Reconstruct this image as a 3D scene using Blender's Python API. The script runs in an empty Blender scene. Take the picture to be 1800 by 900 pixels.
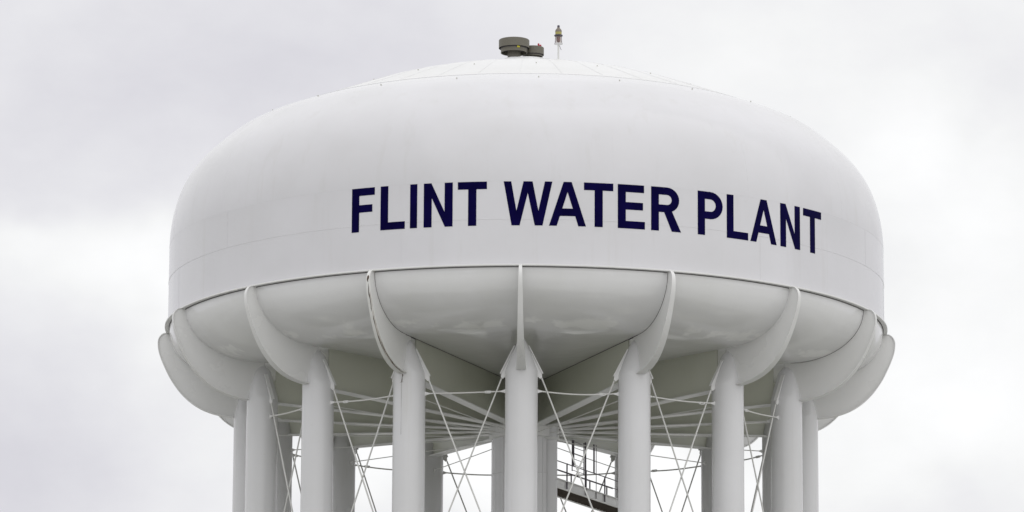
import bpy, bmesh, math, random
from math import sin, cos, pi, radians, sqrt, atan2, asin
from mathutils import Vector, Matrix
random.seed(7)
scene = bpy.context.scene
COL = scene.collection

# ------------------------------------------------------------------ dimensions
R = 15.0                 # tank radius in metres; most tower numbers below are in tank radii
F_PX, DIST, RIM_ABOVE_CAM = 7586.2, 11.89726, 2.11838
PITCH, YAW, ROLL, PHI0 = 0.194344, -0.0033912, -0.0052775, -0.0146105
CAM_Z = 1.6
ZR = RIM_ABOVE_CAM * R + CAM_Z      # height of the rim
GROUND = -ZR / R                    # ground level in tower units
K = pi / 8
RC, CR = 0.7718, 0.0427             # column circle, column radius

# ------------------------------------------------------------------ camera
cd = bpy.data.cameras.new('camera')
cam = bpy.data.objects.new('camera', cd)
COL.objects.link(cam)
cd.sensor_width = 36.0
cd.lens = F_PX / 1800 * 36.0
cd.clip_start = 1.0
cd.clip_end = 20000
cam.matrix_world = (Matrix.Translation((0, -DIST * R, CAM_Z)) @ Matrix.Rotation(-YAW, 4, 'Z')
                    @ Matrix.Rotation(pi / 2 + PITCH, 4, 'X') @ Matrix.Rotation(-ROLL, 4, 'Z'))
scene.camera = cam

def pixel_dir(x, y):
    v = Vector((x - 900, 450 - y, -F_PX)).normalized()
    return (cam.matrix_world.to_3x3() @ v).normalized()

# ------------------------------------------------------------------ world, sun, exposure
SUN_EL, SUN_AZ = radians(30), radians(34)      # azimuth measured from the camera side (-y) towards +x
sun_dir = Vector((sin(SUN_AZ) * cos(SUN_EL), -cos(SUN_AZ) * cos(SUN_EL), sin(SUN_EL)))
world = bpy.data.worlds.new('World')
scene.world = world
world.use_nodes = True
nt = world.node_tree
nt.nodes.clear()
N = nt.nodes.new
Lk = nt.links.new

def wmath(op, a, b=None, c=None, clamp=False):
    n = N('ShaderNodeMath'); n.operation = op; n.use_clamp = clamp
    for i, v in enumerate((a, b, c)):
        if v is None: continue
        if isinstance(v, (int, float)): n.inputs[i].default_value = v
        else: Lk(v, n.inputs[i])
    return n.outputs[0]

tc = N('ShaderNodeTexCoord')
sky = N('ShaderNodeTexSky'); sky.sky_type = 'NISHITA'; sky.sun_disc = False
sky.sun_elevation = SUN_EL
sky.sun_rotation = atan2(sun_dir.x, sun_dir.y)
sep = N('ShaderNodeSeparateXYZ'); Lk(tc.outputs['Generated'], sep.inputs[0])

def noise(scale, detail, rough, sz=1.0, off=(0, 0, 0)):
    mp = N('ShaderNodeMapping'); mp.inputs['Scale'].default_value = (1, 1, sz); mp.inputs['Location'].default_value = off
    Lk(tc.outputs['Generated'], mp.inputs[0])
    n = N('ShaderNodeTexNoise'); n.inputs['Scale'].default_value = scale
    n.inputs['Detail'].default_value = detail; n.inputs['Roughness'].default_value = rough
    Lk(mp.outputs[0], n.inputs['Vector'])
    return n.outputs['Fac']

def blob(px, py, sx, sy):
    d = pixel_dir(px, py)
    v = N('ShaderNodeVectorMath'); v.operation = 'SUBTRACT'; Lk(warp, v.inputs[0]); v.inputs[1].default_value = d
    m = N('ShaderNodeVectorMath'); m.operation = 'MULTIPLY'; Lk(v.outputs[0], m.inputs[0])
    m.inputs[1].default_value = (F_PX / sx, F_PX / sx, F_PX / sy)
    dt = N('ShaderNodeVectorMath'); dt.operation = 'DOT_PRODUCT'; Lk(m.outputs[0], dt.inputs[0]); Lk(m.outputs[0], dt.inputs[1])
    return wmath('EXPONENT', wmath('MULTIPLY', dt.outputs['Value'], -1.0))

# directions warped by noise, so that the cloud patches get ragged soft outlines
wn = N('ShaderNodeTexNoise'); wn.inputs['Scale'].default_value = 17; wn.inputs['Detail'].default_value = 4
Lk(tc.outputs['Generated'], wn.inputs['Vector'])
ws = N('ShaderNodeVectorMath'); ws.operation = 'SUBTRACT'; Lk(wn.outputs['Color'], ws.inputs[0]); ws.inputs[1].default_value = (.5, .5, .5)
wk = N('ShaderNodeVectorMath'); wk.operation = 'SCALE'; Lk(ws.outputs[0], wk.inputs[0]); wk.inputs['Scale'].default_value = 0.07
wa = N('ShaderNodeVectorMath'); wa.operation = 'ADD'; Lk(tc.outputs['Generated'], wa.inputs[0]); Lk(wk.outputs[0], wa.inputs[1])
warp = wa.outputs[0]

lum = wmath('ADD', 0.875, wmath('MULTIPLY', wmath('SUBTRACT', noise(9, 5, .5, 2.0), 0.5), 0.22))
lum = wmath('ADD', lum, wmath('MULTIPLY', wmath('SUBTRACT', noise(28, 6, .6, 1.6, (3, 1, 7)), 0.5), 0.15))
for (px, py, sx, sy, w) in ((230, 480, 230, 130, .17), (40, 400, 170, 70, .07), (270, 600, 200, 120, .05), (40, 880, 230, 130, -.10), (1640, 330, 260, 230, .11), (1680, 700, 300, 330, .15),
                            (250, 120, 480, 220, -.08), (700, 60, 260, 200, -.07), (120, 800, 420, 110, -.01), (1250, 60, 450, 200, .035),
                            (1740, 170, 110, 90, -.07), (900, 850, 520, 130, .26), (1650, 820, 260, 150, .03)):
    lum = wmath('ADD', lum, wmath('MULTIPLY', blob(px, py, sx, sy), w))
# an overcast dome: somewhat brighter overhead than at the horizon
SKY_GRAD = .65
zz = wmath('MAXIMUM', sep.outputs['Z'], 0.0)
grad = wmath('DIVIDE', wmath('ADD', wmath('MULTIPLY', zz, SKY_GRAD), 1.0), 1 + SKY_GRAD * .19)
lum = wmath('MULTIPLY', lum, grad)
lum = wmath('MULTIPLY', lum, 9.6)
tint = N('ShaderNodeMix'); tint.data_type = 'RGBA'
Lk(wmath('MULTIPLY', wmath('SUBTRACT', lum, 7.2), 0.45, clamp=True), tint.inputs['Factor'])
tint.inputs['A'].default_value = (0.982, 0.965, 1.03, 1)
tint.inputs['B'].default_value = (1, 1, 1, 1)
sc_ = N('ShaderNodeVectorMath'); sc_.operation = 'SCALE'; Lk(tint.outputs['Result'], sc_.inputs[0]); Lk(lum, sc_.inputs['Scale'])
mx = N('ShaderNodeMix'); mx.data_type = 'RGBA'; mx.inputs['Factor'].default_value = 0.96
Lk(sky.outputs[0], mx.inputs['A']); Lk(sc_.outputs[0], mx.inputs['B'])
bg = N('ShaderNodeBackground'); bg.inputs['Strength'].default_value = 0.1
Lk(mx.outputs['Result'], bg.inputs['Color'])
wo = N('ShaderNodeOutputWorld'); Lk(bg.outputs[0], wo.inputs[0])

sl = bpy.data.lights.new('sun', 'SUN'); sl.energy = 0.7; sl.angle = radians(115); sl.color = (1, .99, .98)
so = bpy.data.objects.new('sun', sl); COL.objects.link(so)
so.rotation_euler = sun_dir.to_track_quat('Z', 'Y').to_euler()
scene.view_settings.view_transform = 'Standard'
scene.view_settings.look = 'None'
scene.view_settings.exposure = 0.0
scene.view_settings.gamma = 1.0
scene.cycles.max_bounces = 8
scene.cycles.diffuse_bounces = 5

# ------------------------------------------------------------------ materials
def mat(name):
    m = bpy.data.materials.new(name); m.use_nodes = True
    t = m.node_tree
    return m, t, t.nodes['Principled BSDF']

def tn(t, kind, **kw):
    n = t.nodes.new(kind)
    for k, v in kw.items(): setattr(n, k, v)
    return n

def ramp(t, src, stops):
    r = t.nodes.new('ShaderNodeValToRGB')
    r.color_ramp.elements[0].position = stops[0][0]; r.color_ramp.elements[0].color = (*stops[0][1], 1)
    r.color_ramp.elements[1].position = stops[-1][0]; r.color_ramp.elements[1].color = (*stops[-1][1], 1)
    for p, c in stops[1:-1]:
        e = r.color_ramp.elements.new(p); e.color = (*c, 1)
    t.links.new(src, r.inputs[0])
    return r.outputs[0]

def tnoise(t, vec, scale, detail=4, rough=.5, mapscale=(1, 1, 1), loc=(0, 0, 0)):
    mp = t.nodes.new('ShaderNodeMapping'); mp.inputs['Scale'].default_value = mapscale; mp.inputs['Location'].default_value = loc
    t.links.new(vec, mp.inputs[0])
    n = t.nodes.new('ShaderNodeTexNoise'); n.inputs['Scale'].default_value = scale; n.inputs['Detail'].default_value = detail
    n.inputs['Roughness'].default_value = rough
    t.links.new(mp.outputs[0], n.inputs['Vector'])
    return n.outputs['Fac']

def tmix(t, fac, a, b, mode='MIX'):
    n = t.nodes.new('ShaderNodeMix'); n.data_type = 'RGBA'; n.blend_type = mode
    for s, v in (('Factor', fac), ('A', a), ('B', b)):
        if isinstance(v, (int, float)): n.inputs[s].default_value = v
        elif isinstance(v, tuple): n.inputs[s].default_value = (*v, 1)
        else: t.links.new(v, n.inputs[s])
    return n.outputs['Result']

def object_vec(t):
    """object coordinates shifted by a random amount for every object, so copies weather differently"""
    c = t.nodes.new('ShaderNodeTexCoord'); oi = t.nodes.new('ShaderNodeObjectInfo')
    s = t.nodes.new('ShaderNodeVectorMath'); s.operation = 'MULTIPLY_ADD'
    cb = t.nodes.new('ShaderNodeCombineXYZ')
    for i in range(3): t.links.new(oi.outputs['Random'], cb.inputs[i])
    t.links.new(cb.outputs[0], s.inputs[0]); s.inputs[1].default_value = (57, 31, 83)
    t.links.new(c.outputs['Object'], s.inputs[2])
    return s.outputs[0]

def paint(name, base, rough, dirt=.5, bump=.02, bump_scale=.5, streak=True, spec=.5, stains=0.0):
    m, t, b = mat(name)
    v = object_vec(t)
    big = tnoise(t, v, .22, 5, .55)
    c = tmix(t, ramp(t, big, [(.35, (0, 0, 0)), (.7, (1, 1, 1))]), base, tuple(x * y for x, y in zip(base, (.935, .935, .925))))
    if streak:
        st = tnoise(t, v, 1.3, 6, .65, (1, 1, .07))
        f = t.nodes.new('ShaderNodeMath'); f.operation = 'MULTIPLY'
        t.links.new(ramp(t, st, [(.56, (0, 0, 0)), (.74, (1, 1, 1))]), f.inputs[0]); f.inputs[1].default_value = dirt * .35
        c = tmix(t, f.outputs[0], c, tuple(x * y for x, y in zip(base, (.72, .70, .62))))
    sp = tnoise(t, v, 2.6, 7, .7)
    f = t.nodes.new('ShaderNodeMath'); f.operation = 'MULTIPLY'
    t.links.new(ramp(t, sp, [(.64, (0, 0, 0)), (.82, (1, 1, 1))]), f.inputs[0]); f.inputs[1].default_value = dirt * .5
    c = tmix(t, f.outputs[0], c, tuple(x * y for x, y in zip(base, (.80, .78, .72))))
    if stains:
        s2 = tnoise(t, v, .5, 6, .6, (1, 1, .35), (9, 4, 2))
        f = t.nodes.new('ShaderNodeMath'); f.operation = 'MULTIPLY'
        t.links.new(ramp(t, s2, [(.5, (0, 0, 0)), (.75, (1, 1, 1))]), f.inputs[0]); f.inputs[1].default_value = stains
        c = tmix(t, f.outputs[0], c, tuple(x * y for x, y in zip(base, (.60, .62, .48))))
    t.links.new(c, b.inputs['Base Color'])
    b.inputs['Specular IOR Level'].default_value = spec
    rr = t.nodes.new('ShaderNodeMapRange'); t.links.new(big, rr.inputs[0])
    rr.inputs['To Min'].default_value = rough * .8; rr.inputs['To Max'].default_value = rough * 1.3
    t.links.new(rr.outputs[0], b.inputs['Roughness'])
    bp = t.nodes.new('ShaderNodeBump'); bp.inputs['Distance'].default_value = bump; bp.inputs['Strength'].default_value = 1
    t.links.new(tnoise(t, v, bump_scale, 3, .5), bp.inputs['Height'])
    t.links.new(bp.outputs[0], b.inputs['Normal'])
    return m

WHITE = (.80, .80, .80)
M = {}
M['tank'] = paint('tank_white_paint', (.675, .67, .695), .13, .55, .028, .40, spec=.85)
M['roof'] = paint('roof_white_paint', (.76, .76, .765), .36, .3, .010, .45)
M['belly'] = paint('underside_white_paint', (.80, .80, .805), .12, .35, .040, .38, streak=False, spec=1.0, stains=.08)
def painted_glints(m):  # pale patches painted in place of reflected glints low on each bulge
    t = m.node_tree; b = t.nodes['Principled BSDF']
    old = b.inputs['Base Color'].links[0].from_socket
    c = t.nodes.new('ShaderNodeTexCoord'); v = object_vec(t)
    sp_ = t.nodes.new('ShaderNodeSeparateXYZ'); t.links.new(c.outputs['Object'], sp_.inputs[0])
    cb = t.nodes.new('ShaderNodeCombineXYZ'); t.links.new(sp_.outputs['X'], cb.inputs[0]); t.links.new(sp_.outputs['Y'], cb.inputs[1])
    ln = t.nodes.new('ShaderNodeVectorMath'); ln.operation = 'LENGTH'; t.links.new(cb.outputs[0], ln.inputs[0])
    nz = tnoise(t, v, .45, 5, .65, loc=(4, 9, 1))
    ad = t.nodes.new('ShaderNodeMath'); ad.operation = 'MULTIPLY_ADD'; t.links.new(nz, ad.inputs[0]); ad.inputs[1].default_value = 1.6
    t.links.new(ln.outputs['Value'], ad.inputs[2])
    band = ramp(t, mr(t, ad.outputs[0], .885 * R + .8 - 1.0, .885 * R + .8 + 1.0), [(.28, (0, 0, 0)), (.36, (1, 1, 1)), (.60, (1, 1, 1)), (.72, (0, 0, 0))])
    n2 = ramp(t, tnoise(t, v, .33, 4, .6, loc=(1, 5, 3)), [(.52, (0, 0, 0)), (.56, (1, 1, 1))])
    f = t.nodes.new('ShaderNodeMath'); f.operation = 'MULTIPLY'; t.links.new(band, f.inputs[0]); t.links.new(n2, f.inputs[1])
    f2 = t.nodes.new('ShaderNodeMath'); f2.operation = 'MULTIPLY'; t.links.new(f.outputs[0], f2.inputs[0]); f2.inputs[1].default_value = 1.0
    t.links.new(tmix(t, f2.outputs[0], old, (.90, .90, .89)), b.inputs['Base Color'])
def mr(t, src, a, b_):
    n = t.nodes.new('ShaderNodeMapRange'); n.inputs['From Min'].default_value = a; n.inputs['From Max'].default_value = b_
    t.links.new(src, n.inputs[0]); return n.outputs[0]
painted_glints(M['belly'])
M['steel'] = paint('structure_white_paint', (.79, .79, .785), .27, .08, .004, .8, streak=False, stains=.05)
M['column'] = paint('column_white_paint', (.70, .70, .71), .17, .8, .003, .8)
M['beam'] = paint('olive_beam_paint', (.60, .61, .53), .35, .1, .004, .8, streak=False, stains=.15)  # darker and greener than the other structure paint
M['rod'] = paint('rod_paint', (.70, .70, .68), .4, .5, .001, 2)
M['seam'] = paint('weld_seam', (.74, .74, .75), .45, .8, .003, 4)
M['vent'] = paint('khaki_vent_paint', (.135, .125, .098), .5, .8, .004, 2)
M['ventdark'] = paint('dark_vent_mesh_and_gap', (.06, .055, .06), .7, .5, .004, 3)
M['walk'] = paint('catwalk_paint', (.50, .49, .44), .5, .9, .004, 3, stains=.4)
M['rail'] = paint('rail_paint', (.16, .14, .17), .5, .5, .001, 3)
M['grating'] = paint('rusty_grating', (.07, .05, .035), .8, .8, .01, 5)
M['concrete'] = paint('concrete', (.40, .39, .37), .85, .6, .01, 3, stains=.4)
M['dirt_and_shade'] = paint('dirt_and_shade_line', (.10, .09, .10), .8, .5, .002, 5)  # joint dirt, and the painted shade line under the rim

m, t, b = mat('navy_lettering_paint')
v = object_vec(t)
t.links.new(tmix(t, ramp(t, tnoise(t, v, 1.2, 6, .6), [(.35, (0, 0, 0)), (.7, (1, 1, 1))]), (.0015, .0005, .030), (.003, .0012, .050)), b.inputs['Base Color'])
b.inputs['Roughness'].default_value = .5; b.inputs['Specular IOR Level'].default_value = .03
M['navy'] = m

# white rib edge whose paint has failed: black-brown rust patches of their own shape
m, t, b = mat('rust_patched_white_paint')
c = t.nodes.new('ShaderNodeTexCoord')
n1 = tnoise(t, c.outputs['Object'], .55, 7, .7, (.35, 9, .22), (2.3, 3.1, 1.1))
n2 = tnoise(t, c.outputs['Object'], 3.2, 6, .7)
cc = ramp(t, n1, [(.50, (.79, .79, .77)), (.55, (.42, .36, .31)), (.60, (.035, .022, .02))])
t.links.new(tmix(t, ramp(t, n2, [(.5, (0, 0, 0)), (.8, (.5, .5, .5))]), cc, (.5, .5, .45)), b.inputs['Base Color'])
b.inputs['Roughness'].default_value = .45
M['rustwhite'] = m

m, t, b = mat('rust')
t.links.new(ramp(t, tnoise(t, object_vec(t), 3, 6, .7), [(.35, (.03, .018, .014)), (.7, (.12, .08, .06))]), b.inputs['Base Color'])
b.inputs['Roughness'].default_value = .8
M['rust'] = m

def flat(name, col, rough=.5, emit=None, trans=0):
    m, t, b = mat(name)
    v = object_vec(t)
    t.links.new(tmix(t, tnoise(t, v, 6, 4, .6), tuple(x * .85 for x in col), tuple(min(1, x * 1.12) for x in col)), b.inputs['Base Color'])
    b.inputs['Roughness'].default_value = rough
    if trans: b.inputs['Transmission Weight'].default_value = trans; b.inputs['IOR'].default_value = 1.06
    if emit: b.inputs['Emission Color'].default_value = (*emit[0], 1); b.inputs['Emission Strength'].default_value = emit[1]
    return m
M['red'] = flat('red_lamp_glass', (.45, .01, .04), .25)
M['yellow'] = flat('yellow_label', (.62, .56, .03), .5)
M['brass'] = flat('aged_lens_housing', (.20, .17, .14), .45)
M['dark'] = flat('dark_metal', (.07, .06, .09), .5)
M['lens'] = flat('cloudy_lens_glass', (.85, .82, .80), .08, trans=.92)
M['lensred'] = flat('red_brown_lens_core', (.16, .05, .045), .3)
M['olive'] = flat('amber_lens_glass', (.38, .34, .10), .2)

# ground
m, t, b = mat('pale_bounce_ground')  # unseen ground, tone raised to bounce more light onto the tower
c = t.nodes.new('ShaderNodeTexCoord')
n1 = tnoise(t, c.outputs['Object'], .02, 6, .6); n2 = tnoise(t, c.outputs['Object'], .8, 6, .7)
g = tmix(t, n2, (.25, .25, .23), (.40, .40, .38))
t.links.new(tmix(t, ramp(t, n1, [(.45, (0, 0, 0)), (.55, (1, 1, 1))]), g, (.46, .46, .44)), b.inputs['Base Color'])
b.inputs['Roughness'].default_value = .95
bp = t.nodes.new('ShaderNodeBump'); bp.inputs['Distance'].default_value = .08; t.links.new(n2, bp.inputs['Height']); t.links.new(bp.outputs[0], b.inputs['Normal'])
M['pale_ground'] = m
m, t, b = mat('dark_bounce_ground')  # near ground kept dark to cut bounce light on the underside
c = t.nodes.new('ShaderNodeTexCoord')
n1 = tnoise(t, c.outputs['Object'], .09, 6, .6); n2 = tnoise(t, c.outputs['Object'], 1.4, 6, .7)
g = tmix(t, n2, (.06, .063, .048), (.105, .108, .085))
t.links.new(tmix(t, ramp(t, n1, [(.56, (0, 0, 0)), (.60, (1, 1, 1))]), g, (.42, .41, .36)), b.inputs['Base Color'])
b.inputs['Roughness'].default_value = .9
M['dark_apron'] = m

# ------------------------------------------------------------------ mesh helpers (tower units in, metres out)
class MB:
    """collects vertices and faces in tower units"""
    def __init__(s): s.v = []; s.f = []; s.sm = []
    def add(s, vs, fs, smooth=False):
        o = len(s.v); s.v += [tuple(p) for p in vs]
        for f in fs: s.f.append(tuple(i + o for i in f)); s.sm.append(smooth)
        return s
    def box(s, c, d, rz=0.0, tilt=0.0):
        hx, hy, hz = d[0] / 2, d[1] / 2, d[2] / 2
        m = Matrix.Rotation(rz, 3, 'Z') @ Matrix.Rotation(tilt, 3, 'Y')
        vs = [Vector(c) + m @ Vector((x * hx, y * hy, z * hz)) for x in (-1, 1) for y in (-1, 1) for z in (-1, 1)]
        return s.add(vs, [(0, 1, 3, 2), (4, 6, 7, 5), (0, 4, 5, 1), (2, 3, 7, 6), (0, 2, 6, 4), (1, 5, 7, 3)])
    def tube(s, pts, r, n=8, cap=True, closed=False):
        pts = [Vector(p) for p in pts]; rings = []
        prev = None
        for i, p in enumerate(pts):
            if closed: d = (pts[(i + 1) % len(pts)] - pts[i - 1])
            else: d = pts[min(i + 1, len(pts) - 1)] - pts[max(i - 1, 0)]
            d.normalize()
            ref = Vector((0, 0, 1)) if abs(d.z) < .95 else Vector((1, 0, 0))
            a = d.cross(ref).normalized(); b_ = d.cross(a).normalized()
            rr = r[i] if isinstance(r, (list, tuple)) else r
            rings.append([p + (a * cos(2 * pi * j / n) + b_ * sin(2 * pi * j / n)) * rr for j in range(n)])
        vs = [q for ring in rings for q in ring]; fs = []
        m = len(rings)
        for i in range(m if closed else m - 1):
            i2 = (i + 1) % m
            for j in range(n):
                fs.append((i * n + j, i * n + (j + 1) % n, i2 * n + (j + 1) % n, i2 * n + j))
        s.add(vs, fs, True)
        if cap and not closed:
            o = len(s.v) - len(vs)
            s.f.append(tuple(o + j for j in range(n))[::-1]); s.sm.append(False)
            s.f.append(tuple(o + (m - 1) * n + j for j in range(n))); s.sm.append(False)
        return s
    def lathe(s, prof, n=32, c=(0, 0), a0=0.0, a1=2 * pi, smooth=True):
        full = abs(a1 - a0 - 2 * pi) < 1e-6
        k = n if full else n + 1
        vs = [(c[0] + r * cos(a0 + (a1 - a0) * j / n), c[1] + r * sin(a0 + (a1 - a0) * j / n), z) for (r, z) in prof for j in range(k)]
        fs = []
        for i in range(len(prof) - 1):
            for j in range(n):
                j2 = (j + 1) % k
                fs.append((i * k + j, i * k + j2, (i + 1) * k + j2, (i + 1) * k + j))
        return s.add(vs, fs, smooth)
    def prism(s, poly, axis_pts):
        """poly: list of 3-D points (planar), extruded by vector axis_pts"""
        n = len(poly); e = Vector(axis_pts)
        a = [Vector(p) - e / 2 for p in poly]; b_ = [Vector(p) + e / 2 for p in poly]
        fs = [tuple(range(n))[::-1], tuple(range(n, 2 * n))] + [(i, (i + 1) % n, n + (i + 1) % n, n + i) for i in range(n)]
        return s.add(a + b_, fs)
    def mesh(s, name, sharp=None):
        me = bpy.data.meshes.new(name)
        me.from_pydata([(x * R, y * R, z * R) for x, y, z in s.v], [], s.f)
        me.validate(); 
        bm = bmesh.new(); bm.from_mesh(me); 
        bmesh.ops.remove_doubles(bm, verts=bm.verts, dist=1e-5)
        bmesh.ops.recalc_face_normals(bm, faces=bm.faces)
        for f in bm.faces: f.smooth = True
        bm.to_mesh(me); bm.free()
        me.set_sharp_from_angle(angle=radians(sharp if sharp else 35))
        return me

def link(name, me, material=None, parent=None, loc=(0, 0, 0), rz=0.0):
    o = bpy.data.objects.new(name, me); COL.objects.link(o)
    if material and me is not None and not me.materials: me.materials.append(material)
    if parent: o.parent = parent
    o.location = loc; o.rotation_euler = (0, 0, rz)
    return o

def tag(o, **kw):
    for k, v in kw.items(): o[k] = v
    return o

def az(k):           # angle about z of meridian k (columns); local +x points outwards
    return PHI0 + k * K - pi / 2

# ------------------------------------------------------------------ setting
def disc_mesh(name, rad, z, n=96, jitter=0):
    me = bpy.data.meshes.new(name)
    vs = [(0, 0, z)] + [((rad + random.uniform(-jitter, jitter)) * cos(2 * pi * i / n), (rad + random.uniform(-jitter, jitter)) * sin(2 * pi * i / n), z) for i in range(n)]
    me.from_pydata(vs, [], [(0, 1 + i, 1 + (i + 1) % n) for i in range(n)])
    return me
g = link('ground', disc_mesh('ground', 9000, 0), M['pale_ground']); tag(g, kind='structure')
g = link('unseen_dark_apron', disc_mesh('unseen_dark_apron', 40, .004, 128, .3), M['dark_apron']); tag(g, kind='structure')  # unseen disc added to hold down the light under the tank

# ------------------------------------------------------------------ water tower
tower = link('water_tower', None)
tag(tower, label='huge white water tower with navy block lettering, sixteen round columns and curved ribs', category='water tower')
tank = link('tank', None, parent=tower, loc=(0, 0, ZR))

def tpart(name, mb, material, rz=0.0, sharp=None):
    return link(name, mb.mesh(name, sharp), material, tower, (0, 0, ZR), rz)

bpy.data.objects.remove(tank)

# wall, shoulder and roof: one meridian curve, three plate zones
cr = [0, .15, .3, .45, .6, .7, .76, .82, .88, .93, .97, .99, 1.0]
cz = [0.7970, 0.7585, 0.7210, 0.6819, 0.6259, 0.5864, 0.5636, 0.5394, 0.4926, 0.4434, 0.3800, 0.3160, 0.2226]
xs = [asin(c) for c in cr]
ms = []
for i in range(len(xs)):
    a, b_ = max(i - 1, 0), min(i + 1, len(xs) - 1)
    if a == i or b_ == i: ms.append((cz[b_] - cz[a]) / (xs[b_] - xs[a]))
    else:
        h0, h1 = xs[i] - xs[a], xs[b_] - xs[i]
        ms.append(((cz[i] - cz[a]) / h0 * h1 + (cz[b_] - cz[i]) / h1 * h0) / (h0 + h1))
ms[0] = 0
def roof_z(r):
    tt = asin(min(r, 1.0)); i = 0
    while i < len(xs) - 2 and tt > xs[i + 1]: i += 1
    h = xs[i + 1] - xs[i]; u = (tt - xs[i]) / h
    return (2*u**3-3*u**2+1)*cz[i] + (u**3-2*u**2+u)*h*ms[i] + (-2*u**3+3*u**2)*cz[i+1] + (u**3-u**2)*h*ms[i+1]
def smooth_roof(a, b_, n):
    out = []
    for i in range(n + 1):
        tt = asin(a) + (asin(b_) - asin(a)) * i / n
        # average over a short stretch, so the fitted curve keeps no facets
        w = [(-.05, 1), (-.025, 2), (0, 3), (.025, 2), (.05, 1)]
        if tt > pi / 2 - .12: 
            s = max(0, (pi / 2 - tt) / .12); w = [(d * s, q) for d, q in w]
        if tt < .06: w = [(abs(d), q) for d, q in w]
        zz_ = sum(roof_z(sin(min(pi / 2, max(0, tt + d)))) * q for d, q in w) / 9
        out.append((sin(tt), zz_))
    return out
SEAM_R = .728
wall = MB().lathe([(1.0, .0045), (1.0, .06), (1.0, .124), (1.0, .18), (1.0, .2226)], 256)
tpart('tank_wall', wall, M['tank'])
sh = smooth_roof(SEAM_R, 1.0, 60)
sh[-1] = (1.0, .2226)
tpart('tank_shoulder', MB().lathe(sh, 256), M['tank'])
rf = smooth_roof(0.0, SEAM_R, 40)
rf[0] = (.0001, rf[0][1])
tpart('roof', MB().lathe([(r * 1.0, z + .0002) for r, z in rf] + [(SEAM_R + .004, rf[-1][1] - .0016)], 256), M['roof'])
RZ = {round(r, 4): z for r, z in rf + sh}
def surf(r):
    pts = rf + sh
    for i in range(len(pts) - 1):
        if pts[i][0] <= r <= pts[i + 1][0]:
            u = (r - pts[i][0]) / max(1e-9, pts[i + 1][0] - pts[i][0]); return pts[i][1] * (1 - u) + pts[i + 1][1] * u
    return pts[-1][1]

# rim flange the wall stands on, with the drip gap under it
tpart('rim_flange', MB().lathe([(.985, .0002), (1.0075, .0002), (1.0085, .001), (1.0085, .0042), (1.0075, .0048), (.995, .0048)], 256), M['steel'])

tpart('rim_shade_line', MB().tube([(.9962 * cos(2 * pi * i / 220), .9962 * sin(2 * pi * i / 220), -.0006) for i in range(220)], .0011, 6, closed=True), M['dirt_and_shade'])  # dark ring standing for the shaded gap under the flange
# weld seams: raised beads
def ring_pts(r, z, a0=0, a1=2 * pi, n=200, closed=True):
    return [(r * cos(a0 + (a1 - a0) * i / n), r * sin(a0 + (a1 - a0) * i / n), z) for i in range(n if closed else n + 1)]
BEAD = .0004
tpart('weld_seam', MB().tube(ring_pts(1.0002, .124), BEAD, 6, closed=True), M['seam'])
tpart('weld_seam', MB().tube(ring_pts(1.0, .2245), BEAD * .55, 6, closed=True), M['tank'])
for (p0, p1, z0, z1) in ((-.925, 0, .124, .2226), (-.33, 0, 0.005, .124), (.10, 0, .124, .2226), (.66, 0, .005, .124), (1.17, 0, .124, .2226),
                         (-1.25, 0, .005, .124), (1.42, 0, .005, .124)):
    a = p0 - pi / 2
    tpart('weld_seam', MB().tube([(1.0001 * cos(a), 1.0001 * sin(a), z0), (1.0001 * cos(a), 1.0001 * sin(a), z1)], BEAD * .5, 6), M['tank'])
for i in range(16):
    a = -.95 + i * 2 * pi / 16 - pi / 2
    pts = [(r * cos(a), r * sin(a), z - .00005) for r, z in sh[::3]]
    tpart('weld_seam', MB().tube(pts, BEAD * .5, 5), M['tank'])
for i in range(40):
    a = .13 + i * 2 * pi / 40 - pi / 2
    pts = [(r * cos(a), r * sin(a), z + .0006) for r, z in rf if r > .12][::3]
    tpart('weld_seam', MB().tube(pts, BEAD * .8, 5), M['roof'])
tpart('weld_seam', MB().tube(ring_pts(SEAM_R + .004, surf(SEAM_R) - .0012), BEAD * 1.1, 6, closed=True), M['seam'])

# rigging lugs on the roof
lug_me = MB().box((0, 0, .0012), (.0016, .0028, .0032)).mesh('roof_lug')
lug_me.materials.append(M['walk'])
for (r, n, ph) in ((.80, 23, .038), (.54, 20, .045)):
    for i in range(n):
        a = ph + i * 2 * pi / n - pi / 2
        link('roof_lug', lug_me, None, tower, (r * R * cos(a), r * R * sin(a), ZR + surf(r) * R), a)

# bottom plates: one bay between each pair of ribs, knuckle and shallow cone in one curve
def belly_profile():
    pts = []
    for i in range(23):
        a = pi / 2 * i / 22
        pts.append((.80 + .1955 * cos(a) ** 1.0, -.132 * sin(a)))
    for i in range(1, 15):
        r = .80 - (.80 - .092) * i / 14
        pts.append((r, -.132 - .0175 * (.80 - r) / .70))
    return pts
BP = belly_profile()
def belly_z(r):
    if r > .8: return -.132 * sqrt(max(0, 1 - ((r - .8) / .1955) ** 2))
    return -.132 - .0175 * (.80 - r) / .70
mb = MB(); nb = 24; vs = []
for (r, z) in BP:
    for j in range(nb + 1):
        a = K * j / nb
        s = sin(pi * j / nb)
        # the plates belly out a little between the ribs
        w = max(0, min(1, -z / .132)) * min(1, r / .5)
        vs.append(((r + .004 * s * w) * cos(a), (r + .004 * s * w) * sin(a), z - .0105 * s * w))
fs = [(i * (nb + 1) + j, i * (nb + 1) + j + 1, (i + 1) * (nb + 1) + j + 1, (i + 1) * (nb + 1) + j) for i in range(len(BP) - 1) for j in range(nb)]
mb.add(vs, fs, True)
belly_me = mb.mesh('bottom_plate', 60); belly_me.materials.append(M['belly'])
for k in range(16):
    link('bottom_plate', belly_me, None, tower, (0, 0, ZR), az(k))

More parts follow.
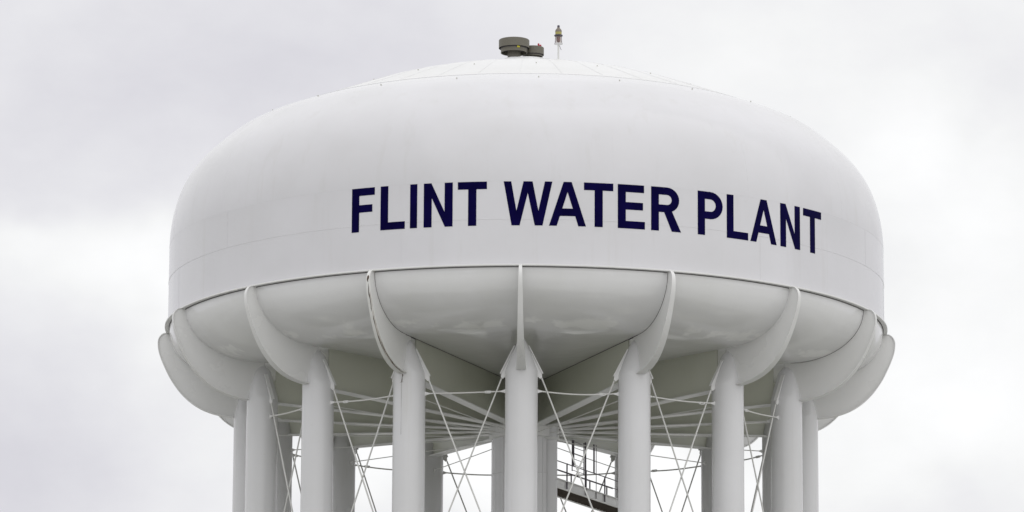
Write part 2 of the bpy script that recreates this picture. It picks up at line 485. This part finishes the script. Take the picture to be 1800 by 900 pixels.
# ribs: a curved web plate with a flange along its outer edge that widens downwards
outer = [(.9975, .000), (1.012, -.0005), (1.0215, -.006), (1.0275, -.015), (1.0297, -.028), (1.0270, -.050), (1.0195, -.073), (1.0085, -.098), (.996, -.123),
         (.981, -.1465), (.965, -.167), (.947, -.185), (.928, -.200), (.907, -.2125), (.887, -.221), (.866, -.2275), (.842, -.2325), (.8145, -.2360)]
inner = [(.80 + .1955 * sqrt(1 - (z / .132) ** 2), z) for z in [-.132 * sin(pi / 2 * i / 17) for i in range(18)]]
inner[-1] = (.785, -.132)
def smooth_line(p, n=3):
    out = []
    for i in range(len(p) - 1):
        p0, p1, p2, p3 = p[max(i - 1, 0)], p[i], p[i + 1], p[min(i + 2, len(p) - 1)]
        for j in range(n):
            u = j / n
            out.append(tuple(.5 * ((2 * p1[q]) + (-p0[q] + p2[q]) * u + (2 * p0[q] - 5 * p1[q] + 4 * p2[q] - p3[q]) * u * u + (-p0[q] + 3 * p1[q] - 3 * p2[q] + p3[q]) * u ** 3) for q in (0, 1)))
    return out + [p[-1]]
OU, IN = smooth_line(outer), smooth_line(inner)
OU2 = OU + [(.775, -.238)]
IN2 = IN + [(.77, -.132)]
wt = .0028
mb = MB(); n = len(OU2)
vs = [(r, s * wt / 2, z) for s in (-1, 1) for (r, z) in OU2] + [(r - .0012, s * wt / 2, z + .0012) for s in (-1, 1) for (r, z) in IN2]
fs = []
for i in range(n - 1):
    fs += [(i, i + 1, 2 * n + i + 1, 2 * n + i), (n + i, 3 * n + i, 3 * n + i + 1, n + i + 1), (i, n + i, n + i + 1, i + 1)]
mb.add(vs, fs)
rib_me = mb.mesh('rib'); rib_me.materials.append(M['steel'])
mb = MB(); vs = []; n = len(OU)
for i, (r, z) in enumerate(OU):
    a = OU[max(i - 1, 0)]; c = OU[min(i + 1, n - 1)]
    d = Vector((c[0] - a[0], c[1] - a[1])).normalized(); nn = Vector((-d.y, d.x))     # outward normal
    if nn.x < 0 and z > -.15: nn = -nn
    if z <= -.15 and nn.y > 0: nn = -nn
    u = i / (n - 1); w = .0036 + .0095 * u ** 1.3
    for s in (-1, 1): vs.append((r, s * w, z))
    for s in (-1, 1): vs.append((r + nn.x * .0022, s * w, z + nn.y * .0022))
fs = []
for i in range(n - 1):
    o, p = 4 * i, 4 * i + 4
    fs += [(o, o + 1, p + 1, p), (o + 2, p + 2, p + 3, o + 3), (o, p, p + 2, o + 2), (o + 1, o + 3, p + 3, p + 1)]
fs += [(0, 2, 3, 1), (4 * n - 4, 4 * n - 3, 4 * n - 1, 4 * n - 2)]
mb.add(vs, fs)
fl_me = mb.mesh('rib_flange'); fl_me.materials.append(M['steel'])
fl_rust = fl_me.copy(); fl_rust.materials.clear(); fl_rust.materials.append(M['rustwhite'])
def flange_strip(spans, seed):
    """thin ragged patches of rust lying on the outer face of the flange"""
    rg = random.Random(seed); m_ = MB()
    for (i0, i1, yc, hw) in spans:
        vs = []; cnt = 0
        for i in range(i0, i1 + 1):
            (r, z) = OU[i]; a = OU[max(i - 1, 0)]; c = OU[min(i + 1, len(OU) - 1)]
            d = Vector((c[0] - a[0], c[1] - a[1])).normalized(); nn = Vector((-d.y, d.x))
            if nn.x * (r - .8) + nn.y * (z + .05) < 0: nn = -nn
            e = sin(pi * (i - i0) / max(1, i1 - i0)) ** .5
            wob = rg.uniform(-.0009, .0009); w_ = hw * (e * rg.uniform(.5, 1.25) + .05)
            for s_ in (-1, 1): vs.append((r + nn.x * .0025, yc + wob + s_ * w_, z + nn.y * .0025))
            cnt += 1
        m_.add(vs, [(2 * q, 2 * q + 1, 2 * q + 3, 2 * q + 2) for q in range(cnt - 1)])
    return m_
streak_me = flange_strip([(9, 13, -.0005, .0024), (13, 22, .0008, .0013), (23, 26, .0018, .0009), (31, 36, .0045, .0008), (36, 50, .0062, .0012)], 5).mesh('rust_streak')
streak_me.materials.append(M['rust'])
# dirty joint line between plate and web
mb = MB()
for s in (-1, 1):
    mb.tube([(r + .0002, s * wt * .55, z - .0002) for r, z in IN[1:]], .0007, 5)
joint_me = mb.mesh('joint_line'); joint_me.materials.append(M['seam'])
joint_dark = joint_me.copy(); joint_dark.materials.clear(); joint_dark.materials.append(M['dirt_and_shade'])
for k in range(16):
    rb = link('rib', rib_me, None, tower, (0, 0, ZR), az(k))
    f = link('rib_flange', fl_rust if k == 15 else fl_me, None, rb)
    link('joint_line', joint_dark if k in (15, 1, 3, 10) else joint_me, None, rb)
    if k == 15: link('rust_streak', streak_me, None, rb)
    if k == 15: tag(rb, label='rib with black rust patches along its outer edge')

# radial beams: deep web, bottom flange
def zfl(r): return -.2725 + .0415 * r
mb = MB()
r0, r1 = .096, .735
ns = 12; vs = []
for i in range(ns + 1):
    r = r0 + (r1 - r0) * i / ns
    for s in (-1, 1): vs += [(r, s * .0011, belly_z(r) + .0006), (r, s * .0011, zfl(r) + .0005)]
fs = []
for i in range(ns):
    o, p = 4 * i, 4 * i + 4
    fs += [(o, o + 1, p + 1, p), (o + 2, p + 2, p + 3, o + 3), (o + 1, o + 3, p + 3, p + 1)]
mb.add(vs, fs)
beam_me = mb.mesh('radial_beam'); beam_me.materials.append(M['beam'])
mb = MB()
def fw(r): return .0145
P = [(r0, -fw(r0)), (r1, -fw(r1)), (r1, fw(r1)), (r0, fw(r0))]
mb.add([(x, y, zfl(x)) for x, y in P] + [(x, y, zfl(x) - .0028) for x, y in P], [(0, 1, 2, 3), (7, 6, 5, 4), (0, 4, 5, 1), (1, 5, 6, 2), (2, 6, 7, 3), (3, 7, 4, 0)])
bfl_me = mb.mesh('beam_flange'); bfl_me.materials.append(M['steel'])
mb = MB(); mb.tube([(r0 + .02, .0014, belly_z(r0 + .02) - .0006), (.80, .0014, -.1328)], .0008, 4); mb.tube([(r0 + .02, -.0014, belly_z(r0 + .02) - .0006), (.80, -.0014, -.1328)], .0008, 4)
crease_me = mb.mesh('joint_line'); crease_me.materials.append(M['dirt_and_shade'])
for k in range(16):
    bmob = link('radial_beam', beam_me, None, tower, (0, 0, ZR), az(k))
    link('beam_flange', bfl_me, None, bmob)
    if k in (15, 1): link('joint_line', crease_me, None, bmob)

# columns
CS = 64
mb = MB(); top = []
for j in range(CS):
    a = 2 * pi * j / CS
    x, y = RC + CR * cos(a), CR * sin(a)
    top.append((x, y))
def head_ring(z):
    """the head of the column is pressed together towards the rib web"""
    u = max(0.0, min(1.0, (z + .240) / .098))
    e = .12
    u = u * u / (2 * e) if u < e else (u - e / 2) / (1 - e / 2)
    fy = 1 - .86 * u - .12 * max(0, (u - .8) / .2) ** 2
    fx = 1 - .58 * u ** 1.15 - .30 * max(0, (u - .75) / .25) ** 2
    return [(RC + (x - RC) * fx, y * fy, z) for x, y in top]
zs = [-.130, -.142, -.144, -.146, -.149, -.154, -.159, -.165, -.175, -.185, -.195, -.205, -.215, -.222, -.228, -.232, -.236, -.240, -.246]
rings = [head_ring(z) for z in zs] + [[(x, y, z) for x, y in top] for z in (-.3, -.45, -.9, -1.5, GROUND + .012)]
vs = [p for ring in rings for p in ring]; fs = []
for i in range(len(rings) - 1):
    for j in range(CS):
        j2 = (j + 1) % CS; fs.append((i * CS + j, i * CS + j2, (i + 1) * CS + j2, (i + 1) * CS + j))
mb.add(vs, fs, True)
col_me = mb.mesh('column', 40); col_me.materials.append(M['column'])
mb = MB().lathe([(.0, GROUND + .016), (.058, GROUND + .016), (.060, GROUND + .014), (.060, GROUND + .009), (0, GROUND + .009)], 48, (RC, 0))
base_me = mb.mesh('base_plate'); base_me.materials.append(M['steel'])
mb = MB().lathe([(.0, GROUND + .0088), (.080, GROUND + .0088), (.085, GROUND + .005), (.085, GROUND - .03), (0, GROUND - .03)], 48, (RC, 0))
foot_me = mb.mesh('footing'); foot_me.materials.append(M['concrete'])
CH = RC * 2 * sin(K / 2)            # chord between columns
def chord_dir(s):                   # direction towards the neighbouring column, local frame (+x outwards)
    a = pi / 2 + K / 2
    return Vector((cos(a), s * sin(a), 0))
def at(s, t, z, out=0.0):
    d = chord_dir(s); nrm = Vector((sin(pi / 2 + K / 2) , s * -cos(pi / 2 + K / 2), 0))
    p = Vector((RC, 0, 0)) + d * t + nrm * out; return (p.x, p.y, z)
def gusset(s, top_=True):
    m_ = MB(); d = chord_dir(s); nrm = Vector((sin(pi / 2 + K / 2), s * -cos(pi / 2 + K / 2), 0))
    poly = [(.004, -.168), (.0165, -.168), (.0535, -.238), (.0550, -.250), (.0500, -.254), (.030, -.236)]
    m_.prism([at(s, a, z) for a, z in poly], nrm * .0035)
    e = [(.0170, -.168), (.0550, -.241)]
    m_.add([at(s, a, z, o) for (a, z) in e for o in (-.0055, .0055)] + [at(s, a + .0022, z + .0012, o) for (a, z) in e for o in (-.0055, .0055)],
           [(0, 1, 3, 2), (4, 6, 7, 5), (0, 4, 5, 1), (2, 3, 7, 6), (0, 2, 6, 4), (1, 5, 7, 3)])
    return m_
def clevis(s, z, r=.013):
    m_ = MB(); nrm = Vector((sin(pi / 2 + K / 2), s * -cos(pi / 2 + K / 2), 0))
    m_.prism([at(s, CR - .0015, z + .0062), at(s, CR + .006, z + .003), at(s, CR + r, z + .0016), at(s, CR + r, z - .0016), at(s, CR + .006, z - .003), at(s, CR - .0015, z - .0062)], nrm * .003)
    return m_
TIER = [-.252, -.745, -1.245, -1.745]
ZRING = -.2870
gus_me = [gusset(s).mesh('gusset') for s in (1, -1)]
cle_me = [clevis(s, ZRING).mesh('clevis') for s in (1, -1)]
lowg = []
for s in (1, -1):
    m_ = MB(); nrm = Vector((sin(pi / 2 + K / 2), s * -cos(pi / 2 + K / 2), 0))
    for z in TIER[1:]:
        m_.prism([at(s, CR - .002, z + .03), at(s, CR + .016, z + .012), at(s, CR + .016, z - .012), at(s, CR - .002, z - .03)], nrm * .003)
    lowg.append(m_.mesh('lower_gussets'))
m_ = MB().prism([(RC - CR + .0015, 0, -.287 + .007), (RC - CR - .013, 0, -.287 + .0016), (RC - CR - .013, 0, -.287 - .0016), (RC - CR + .0015, 0, -.287 - .007)], (0, .003, 0))
inc_me = m_.mesh('clevis')
for me in gus_me + cle_me + lowg + [inc_me]: me.materials.append(M['steel'])
# crack and rust at the top of the column under the rusty rib
m_ = MB()
rr_ = random.Random(3)
def surf_strip(pts, w):
    vs = []; fs = []
    for i, (dt, z) in enumerate(pts):
        ww = w * (1 + .5 * sin(i * 2.3))
        for s in (-1, 1):
            a = (dt + s * ww) / CR
            vs.append((RC + (CR + .0004) * cos(a), (CR + .0004) * sin(a), z))
    for i in range(len(pts) - 1): fs.append((2 * i, 2 * i + 1, 2 * i + 3, 2 * i + 2))
    m_.add(vs, fs)
surf_strip([(-.0005, -.2400), (.0005, -.244), (-.001, -.249), (-.0015, -.255), (-.0022, -.262)], .0010)
surf_strip([(-.0075, -.262), (-.0045, -.2612), (-.0015, -.262), (.002, -.2615)], .0014)
surf_strip([(-.0028, -.262), (-.003, -.30), (-.0028, -.34), (-.0031, -.40)], .00022)
stain_me = m_.mesh('rust_stain'); stain_me.materials.append(M['rust'])
for k in range(16):
    c_ = link('column', col_me, None, tower, (0, 0, ZR), az(k))
    link('base_plate', base_me, None, c_)
    link('footing', foot_me, None, c_)
    for i in (0, 1):
        link('gusset', gus_me[i], None, c_)
        link('clevis', cle_me[i], None, c_)
        link('lower_gusset', lowg[i], None, c_)
    link('clevis', inc_me, None, c_)
    if k == 15:
        link('rust_stain', stain_me, None, c_); tag(c_, label='column with black rust crack at its head')

# tie rods: ring rods, diagonals, radial rods
RR = .0021
def local_pts(k, pts): return pts
def rod_mesh(a, b_, r, sag=0.0, n=10):
    a, b_ = Vector(a), Vector(b_)
    return MB().tube([a.lerp(b_, i / n) - Vector((0, 0, sag * sin(pi * i / n))) for i in range(n + 1)], r, 8)
def nb_at(t, z, out=0.0):           # point seen from the neighbour's side of bay (k, k+1), in frame k
    p = Matrix.Rotation(K, 3, 'Z') @ Vector(at(-1, t, z, out)); return tuple(p)
ringrods = [rod_mesh(at(1, CR + .012, ZRING), nb_at(CR + .012, ZRING), RR * .95, sg).mesh('tie_rod') for sg in (.001, .005, .003)]
low_ring = [rod_mesh(at(1, CR + .014, z), nb_at(CR + .014, z), RR * 1.1, .001).mesh('tie_rod') for z in TIER[1:]]
def turnb(u, dz):
    a, b_ = Vector(at(1, CR + .012, ZRING)), Vector(nb_at(CR + .012, ZRING))
    p, q = a.lerp(b_, u - .035), a.lerp(b_, u + .035)
    p.z -= dz; q.z -= dz; d = Vector((0, 0, .0026)); mm = MB()
    mm.tube([p + d, q + d], .0011, 6); mm.tube([p - d, q - d], .0011, 6)
    e = (q - p) * .12
    mm.tube([p - e, p + e], .0034, 8); mm.tube([q - e, q + e], .0034, 8)
    return mm.mesh('turnbuckle')
tbs = [turnb(.82, .0008), turnb(.84, .0028), turnb(.2, .002)]
diag = []
for i in range(3):
    z0, z1 = TIER[i] + (0 if i == 0 else -.01), TIER[i + 1] + .01
    ta = .0535 if i == 0 else CR + .012
    diag.append((rod_mesh(at(1, ta, z0, .0022), nb_at(CR + .012, z1, .0022), RR).mesh('tie_rod'), rod_mesh(nb_at(ta, z0, -.0022), at(1, CR + .012, z1, -.0022), RR).mesh('tie_rod')))
rad = rod_mesh((RC - CR - .012, 0, -.287), (.097, 0, -.289), RR * .62, .001).mesh('tie_rod')
for me in ringrods + low_ring + [x for d in diag for x in d] + [rad]: me.materials.append(M['rod'])
for me in tbs: me.materials.append(M['steel'])
for k in range(16):
    q = {15: 0, 0: 1, 1: 2, 14: 0}.get(k, k % 3)
    ro = link('tie_rod', ringrods[{0: 1, 15: 0}.get(k, 2)], None, tower, (0, 0, ZR), az(k))
    if k != 7: link('turnbuckle', tbs[{15: 0, 0: 1, 1: 1}.get(k, k % 3)], None, ro)
    for me in low_ring: link('tie_rod', me, None, tower, (0, 0, ZR), az(k))
    for d in diag:
        for me in d: link('tie_rod', me, None, tower, (0, 0, ZR), az(k))
    link('tie_rod', rad, None, tower, (0, 0, ZR), az(k))

# central riser with collar, weld bands and an overflow pipe against it
CX, CYY = -.004, 0.0
RI = .0905
mb = MB().lathe([(RI, -.150), (RI, -.30), (RI, -.36), (RI, -1.2), (RI, GROUND)], 64, (CX, CYY))
riser = tpart('central_riser', mb, M['column'])
link('collar', MB().lathe([(RI - .002, -.258), (RI + .007, -.258), (RI + .007, -.298), (RI + .001, -.301), (RI - .002, -.301)], 64, (CX, CYY)).mesh('collar'), M['steel'], riser)
mb = MB()
for z in (-.40, -.62, -1.0, -1.4): mb.tube([(CX + RI * cos(2 * pi * i / 60), RI * sin(2 * pi * i / 60), z) for i in range(60)], .0012, 5, closed=True)
link('weld_band', mb.mesh('weld_band'), M['column'], riser)
for a in (-2.25, -.95):
    x, y = CX + RI * cos(a), RI * sin(a)
    link('seam_strip', MB().box((x, y, -1.2), (.0022, .004, 1.9), a).mesh('seam_strip'), M['column'], riser)
px_, py_ = .070, -.050
ov = tpart('overflow_pipe', MB().tube([(px_, py_, -.155), (px_, py_, -.5), (px_, py_, GROUND + .01)], .0185, 32), M['column'])
link('pipe_flange', MB().lathe([(.018, -.300), (.0235, -.300), (.0245, -.3015), (.0245, -.3055), (.0235, -.307), (.018, -.307)], 32, (px_, py_)).mesh('pipe_flange'), M['steel'], ov)
bpy.context.view_layer.update()

# lettering: flat paint as thin shapes wrapped on the wall
Z0, Z1 = .1072, .2232
HH = Z1 - Z0
SB, SW = .0198, .0214     # bar height, stem width (radians ~ tank radii)
def rect(x0, y0, x1, y1): return [(x0, y0), (x1, y0), (x1, y1), (x0, y1)]
def arc(cx, cy, rx, ry, a0, a1, n=14): return [(cx + rx * cos(a0 + (a1 - a0) * i / n), cy + ry * sin(a0 + (a1 - a0) * i / n)) for i in range(n + 1)]
def bowl(x0, w, top_, bot, sw, sb):
    """the round part of P and R: list of quads between outer and inner outline"""
    ry = (top_ - bot) / 2; cy = (top_ + bot) / 2; rx = min(ry * 1.05, w * .70)
    o = [(x0, top_)] + arc(x0 + w - rx, cy, rx, ry, pi / 2, -pi / 2) + [(x0, bot)]
    i = [(x0, top_ - sb)] + arc(x0 + w - rx, cy, rx - sw, ry - sb, pi / 2, -pi / 2) + [(x0, bot + sb)]
    return [[o[j], i[j], i[j + 1], o[j + 1]] for j in range(len(o) - 1)]
def letter(ch, a, b_):
    w = b_ - a; H = HH
    if ch == 'F': return [rect(0, 0, SW, H), rect(SW, H - SB, w, H), rect(SW, H * .445, w * .90, H * .445 + SB)]
    if ch == 'L': return [rect(0, 0, SW, H), rect(SW, 0, w, SB)]
    if ch == 'I': return [rect(0, 0, w, H)]
    if ch == 'N': return [[(0, 0), (SW, 0), (SW, H * .665), (w * .735, 0), (w, 0), (w, H), (w - SW, H), (w - SW, H * .335), (w * .265, H), (0, H)]]
    if ch == 'T': return [rect(0, H - SB, w, H), rect(w / 2 - SW / 2, 0, w / 2 + SW / 2, H - SB)]
    if ch == 'E': return [rect(0, 0, SW, H), rect(SW, H - SB, w * .97, H), rect(SW, H * .43, w * .93, H * .43 + SB), rect(SW, 0, w, SB)]
    if ch == 'A':
        s = .0200; m_ = w / 2; ht = .0105
        inn = lambda y: s + (m_ - ht - 0) * y / H * 1.0
        yb = H * .225; yt = yb + SB
        xl = lambda y: (m_ - ht) * y / H                    # outer left edge
        ap = H * .77                                         # inner apex
        xi = lambda y: s + (m_ - s) * y / ap                 # inner left edge
        L_ = [[(xl(0), 0), (xi(0), 0), (xi(yb), yb), (xl(yb), yb)], [(xl(yb), yb), (xi(yb), yb), (xi(yt), yt), (xl(yt), yt)], [(xl(yt), yt), (xi(yt), yt), (m_, ap), (xl(ap), ap)], [(xl(ap), ap), (m_, ap), (m_, H), (m_ - ht, H)]]
        Rr_ = [[(w - x, y) for x, y in reversed(q)] for q in L_]
        return L_ + Rr_ + [[(xi(yb), yb), (w - xi(yb), yb), (w - xi(yt), yt), (xi(yt), yt)]]
    if ch == 'W':
        u = w
        return [[(x * u, y * H) for x, y in ((0, 1), (.165, 0), (.33, 0), (.495, .74), (.64, 0), (.80, 0), (1, 1), (.846, 1), (.714, .33), (.593, 1), (.407, 1), (.264, .33), (.154, 1))]]
    if ch == 'P':
        return [rect(0, 0, SW, H)] + bowl(SW, w - SW, H, H * .375, SW * 1.0, SB)
    if ch == 'R':
        return [rect(0, 0, SW, H)] + bowl(SW, w * .94 - SW, H, H * .43, SW * 1.0, SB) + [[(w - SW * 1.22, 0), (w, 0), (w * .70, H * .45), (w * .42, H * .45)]]
words = [('F', -.4720, -.4058), ('L', -.3888, -.3206), ('I', -.3064, -.2872), ('N', -.2693, -.1922), ('T', -.1787, -.1028),
         ('W', -.0593, .0664), ('A', .0580, .1540), ('T', .1486, .2259), ('E', .2381, .3113), ('R', .3286, .4126),
         ('P', .4618, .5375), ('L', .5504, .6193), ('A', .6269, .7189), ('N', .7332, .8101), ('T', .8238, .9033)]
sign = link('lettering', None, parent=tower, loc=(0, 0, ZR)); tag(sign, label='navy blue block lettering across the tank wall')
for (ch, a, b_) in words:
    bm = bmesh.new()
    for q in letter(ch, a, b_):
        vv = [bm.verts.new((x, y, 0)) for x, y in q]
        bm.faces.new(vv)
    bmesh.ops.remove_doubles(bm, verts=bm.verts, dist=.00002)
    bmesh.ops.triangulate(bm, faces=bm.faces[:])
    bm.normal_update()
    for f in bm.faces:
        if f.normal.z < 0: f.normal_flip()
    for i in range(1, 8):      # cut into narrow strips, so that the shape bends with the wall
        x = (b_ - a) * i / 8
        bmesh.ops.bisect_plane(bm, geom=bm.verts[:] + bm.edges[:] + bm.faces[:], plane_co=(x, 0, 0), plane_no=(1, 0, 0))
    th = .0006
    ret = bmesh.ops.extrude_face_region(bm, geom=bm.faces[:])
    for e in ret['geom']:
        if isinstance(e, bmesh.types.BMVert): e.co.z += th
    for v_ in bm.verts:
        p = a + v_.co.x - pi / 2; rr = 1.00012 + v_.co.z
        v_.co = Vector((rr * cos(p) * R, rr * sin(p) * R, (Z0 + v_.co.y) * R))
    bmesh.ops.recalc_face_normals(bm, faces=bm.faces)
    me = bpy.data.meshes.new('letter'); bm.to_mesh(me); bm.free()
    link('letter', me, M['navy'], sign)

# ------------------------------------------------------------------ roof vents
# local origin of each vent is on the roof surface; profiles in tower units
PXU = 1 / 640.0                     # one photo pixel at the tower's distance
PV = 1 / 603.0                      # the same for heights
def vent(x, y, hood_r, hood_b, hood_t, drum_r, drum_b, drum_t, neck, lab):
    """all heights in tower units above the rim; the vent's origin is on the roof"""
    zb = surf(sqrt(x * x + y * y))
    e = link('roof_vent', None, None, tower, (x * R, y * R, ZR + zb * R))
    tag(e, label=lab)
    def L(name, prof, m_, n=48): return link(name, MB().lathe([(r, z - zb) for r, z in prof], n).mesh(name), m_, e)
    L('base_ring', [(neck * 1.75, zb - .010), (neck * 1.65, zb + .0042), (neck * 1.06, zb + .0062), (neck * 1.0, zb + .0085)], M['roof'])
    L('neck', [(neck * .98, zb), (neck * .98, drum_t), (0, drum_t)], M['vent'])
    L('lower_drum', [(drum_r * .93, drum_b + .0008), (drum_r, drum_b), (drum_r, drum_t), (drum_r * .93, drum_t), (drum_r * .93, drum_b + .0008)], M['vent'])
    zm = drum_b * .4 + drum_t * .6
    L('gap_shade_ring', [(drum_r * .99, hood_b - .0022), (drum_r * 1.03, hood_b - .0020), (drum_r * 1.03, hood_b + .001), (drum_r * .99, hood_b + .001)], M['ventdark'])  # dark ring added as the shade in the gap below the hood
    L('screen', [(neck * .9, zm), (drum_r * .94, zm), (drum_r * .94, zm + .001), (neck * .9, zm + .001)], M['ventdark'])
    L('hood', [(hood_r * .988, hood_b + .0002), (hood_r, hood_b), (hood_r, hood_t), (hood_r * .97, hood_t + .0012), (0.0001, hood_t + .004)], M['vent'])
    L('hood_lining', [(hood_r * .985, hood_b + .0003), (hood_r * .985, hood_t - .002), (0.0001, hood_t - .002)], M['ventdark'])
    return e, zb
v1, z1 = vent((902.8 - 926.8) * PXU, 0, 27.8 * PXU, .8232, .8462, 24.2 * PXU, .8095, .8262, 12 * PXU, 'larger round khaki vent with yellow label')
link('label_plate', MB().box((.0125, -24.4 * PXU * .96, .8205 - z1), (.0080, .0010, .0048), .30).mesh('label_plate'), M['yellow'], v1)
HT2 = .8342
v2, z2 = vent((937.2 - 926.8) * PXU, .040, 19.9 * PXU, .8138, HT2, 17.6 * PXU, .8085, .8180, 12 * PXU, 'smaller round khaki vent partly behind the larger one')

# twin red lamp on the smaller vent
rl = link('red_lamp', None, None, None, ((948.5 - 926.7) * PXU * R, (.040 - .012) * R, ZR + (HT2 + .0012) * R))
tag(rl, label='small red twin lamp on top of the smaller roof vent', category='lamp')
link('bracket', MB().box((0, 0, .0005), (.012, .004, .0016)).mesh('bracket'), M['dark'], rl)
for dx, h in ((-.0022, .0100), (.0034, .0062)):
    link('lamp_globe', MB().lathe([(.0001, .001), (.0026, .001), (.0028, .004), (.0026, h - .001), (.0016, h), (.0001, h + .0004)], 16, (dx, 0)).mesh('lamp_globe'), M['red'], rl)

# warning beacon on its pole
bx = (982.8 - 926.8) * PXU
BY = -.10
zb = surf(sqrt(bx * bx + BY * BY)) + .0006
be = link('warning_beacon', None, None, None, (bx * R, BY * R, ZR + zb * R))
tag(be, label='tall slim beacon lamp on a thin white pole right of the roof vents', category='beacon')
p_ = PXU
def B(name, prof, m_, n=24): return link(name, MB().lathe([(r, z * PV / PXU) for r, z in prof], n).mesh(name), m_, be)
H0 = 28.4 * p_
B('pole', [(1.6 * p_, -.005), (1.6 * p_, H0)], M['rod'])
B('base_plate', [(0.0001, .0005), (6 * p_, .0005), (6 * p_, .0022), (1.3 * p_, .003)], M['steel'])
B('platform', [(1.3 * p_, H0 - 1 * p_), (7.6 * p_, H0), (7.8 * p_, H0 + .9 * p_), (5.5 * p_, H0 + 1.6 * p_), (.0001, H0 + 1.7 * p_)], M['column'])
B('lower_lens', [(5.9 * p_, H0 + 1.6 * p_), (6.1 * p_, H0 + 4 * p_), (6.0 * p_, H0 + 14 * p_), (5.6 * p_, H0 + 14 * p_), (5.7 * p_, H0 + 4 * p_), (5.5 * p_, H0 + 1.6 * p_), (5.9 * p_, H0 + 1.6 * p_)], M['lens'])
B('lens_core', [(.0001, H0 + 1.8 * p_), (3.4 * p_, H0 + 5 * p_), (3.8 * p_, H0 + 9 * p_), (3.4 * p_, H0 + 13 * p_), (.0001, H0 + 14 * p_)], M['lensred'])
B('collar', [(5.5 * p_, H0 + 13.6 * p_), (7.6 * p_, H0 + 14 * p_), (7.7 * p_, H0 + 15.6 * p_), (5.6 * p_, H0 + 16.2 * p_)], M['dark'])
B('upper_lens', [(5.8 * p_, H0 + 16 * p_), (5.9 * p_, H0 + 21 * p_)], M['olive'])
B('cap', [(6.0 * p_, H0 + 20.8 * p_), (5.9 * p_, H0 + 23.5 * p_), (4.9 * p_, H0 + 25.5 * p_), (2.4 * p_, H0 + 28 * p_), (2.3 * p_, H0 + 29 * p_)], M['brass'])
B('tip', [(2.2 * p_, H0 + 28.8 * p_), (2.3 * p_, H0 + 32 * p_), (1.7 * p_, H0 + 32.8 * p_), (.0001, H0 + 33 * p_)], M['dark'])
link('guard_rod', MB().tube([(5.3 * p_, -2 * p_, H0 + 15 * p_), (6.3 * p_, -2 * p_, H0 + 1 * p_)], .5 * p_, 6).mesh('guard_rod'), M['dark'], be)
link('guard_rod', MB().tube([(-5.3 * p_, -2 * p_, H0 + 15 * p_), (-6.3 * p_, -2 * p_, H0 + 1 * p_)], .5 * p_, 6).mesh('guard_rod'), M['dark'], be)
link('cable', MB().tube([(2.0 * p_, 0, H0 - 1 * p_), (3.4 * p_, 0, H0 - 5 * p_), (5.0 * p_, 0, H0 - 9 * p_)], .45 * p_, 6).mesh('cable'), M['dark'], be)

# ------------------------------------------------------------------ catwalk from the riser to a back column
A7 = az(7)
cw = link('catwalk', None, None, None, (0, 0, ZR), A7)
tag(cw, label='narrow steel catwalk with handrails between the central riser and a rear column', category='catwalk')
def C(name, mb, m_): return link(name, mb.mesh(name), m_, cw)
X0, X1 = .096, RC - CR + .002
W = .034
for s in (-1, 1):
    m_ = MB(); zt, zb_ = -.3895, -.4155
    m_.box(((X0 + X1) / 2, s * W, (zt + zb_) / 2), (X1 - X0, .0018, zt - zb_))
    m_.box(((X0 + X1) / 2, s * (W + .0035), zt - .0008), (X1 - X0, .008, .0018))
    m_.box(((X0 + X1) / 2, s * (W + .0035), zb_ + .0008), (X1 - X0, .008, .0018))
    C('side_channel', m_, M['steel'])
m_ = MB()
for i in range(27):
    m_.box((X0 + .012 + i * (X1 - X0 - .02) / 26, 0, -.4135), (.012, 2 * W - .004, .0025))
for i in range(7): m_.box(((X0 + X1) / 2, -W + .006 + i * (2 * W - .012) / 6, -.4116), (X1 - X0 - .004, .0096, .0016))
C('deck_grating', m_, M['grating'])
for i in range(1, 5): C('cross_beam', MB().box((X0 + i * (X1 - X0) / 5, 0, -.4105), (.006, 2 * W - .002, .004)), M['walk'])
NEAR = 1 if (Matrix.Rotation(A7, 3, 'Z') @ Vector((0, 1, 0))).y < 0 else -1
for s in (-1, 1):
    C('handrail', MB().tube([(X0, s * (W + .002), -.3395), (X1, s * (W + .002), -.3375)], .0016, 8), M['rail'])
    C('mid_rail', MB().tube([(X0, s * (W + .002), -.364), (X1, s * (W + .002), -.362)], .0012, 8), M['rail'])
    for r in ((.21, .351, .4917, .6333) if s == NEAR else (.28, .42, .56, .69)):
        C('rail_post', MB().box((r, s * (W + .0035), (-.338 - .411) / 2), (.0032, .0032, .073)), M['rail'])
for r, zb_ in ((.2623, -.338), (.351, -.388), (.4145, -.338)):
    C('hanger', MB().box((r, NEAR * (W + .0015), (zfl(r) + zb_) / 2), (.0042, .0036, zfl(r) - zb_)), M['rail'])
for r in (.43, .62): C('hanger', MB().tube([(r, NEAR * (W + .002), zfl(r)), (r, NEAR * (W + .002), -.41)], .0011, 6), M['rail'])
ld = link('access_ladder', None, None, None, (0, 0, ZR), A7)
tag(ld, label='short ladder cage of thin bars hanging over the riser end of the catwalk', category='ladder')
for i in range(6):
    z = -.2665 - i * .0165
    link('rung', MB().tube([(.2630, NEAR * (W - .003), z), (.3500, NEAR * (W - .003), z)], .0009, 6).mesh('rung'), M['rail'], ld)
for r in (.2630, .3500):
    link('stile', MB().box((r, NEAR * (W - .003), -.306), (.003, .002, .092)).mesh('stile'), M['rail'], ld)
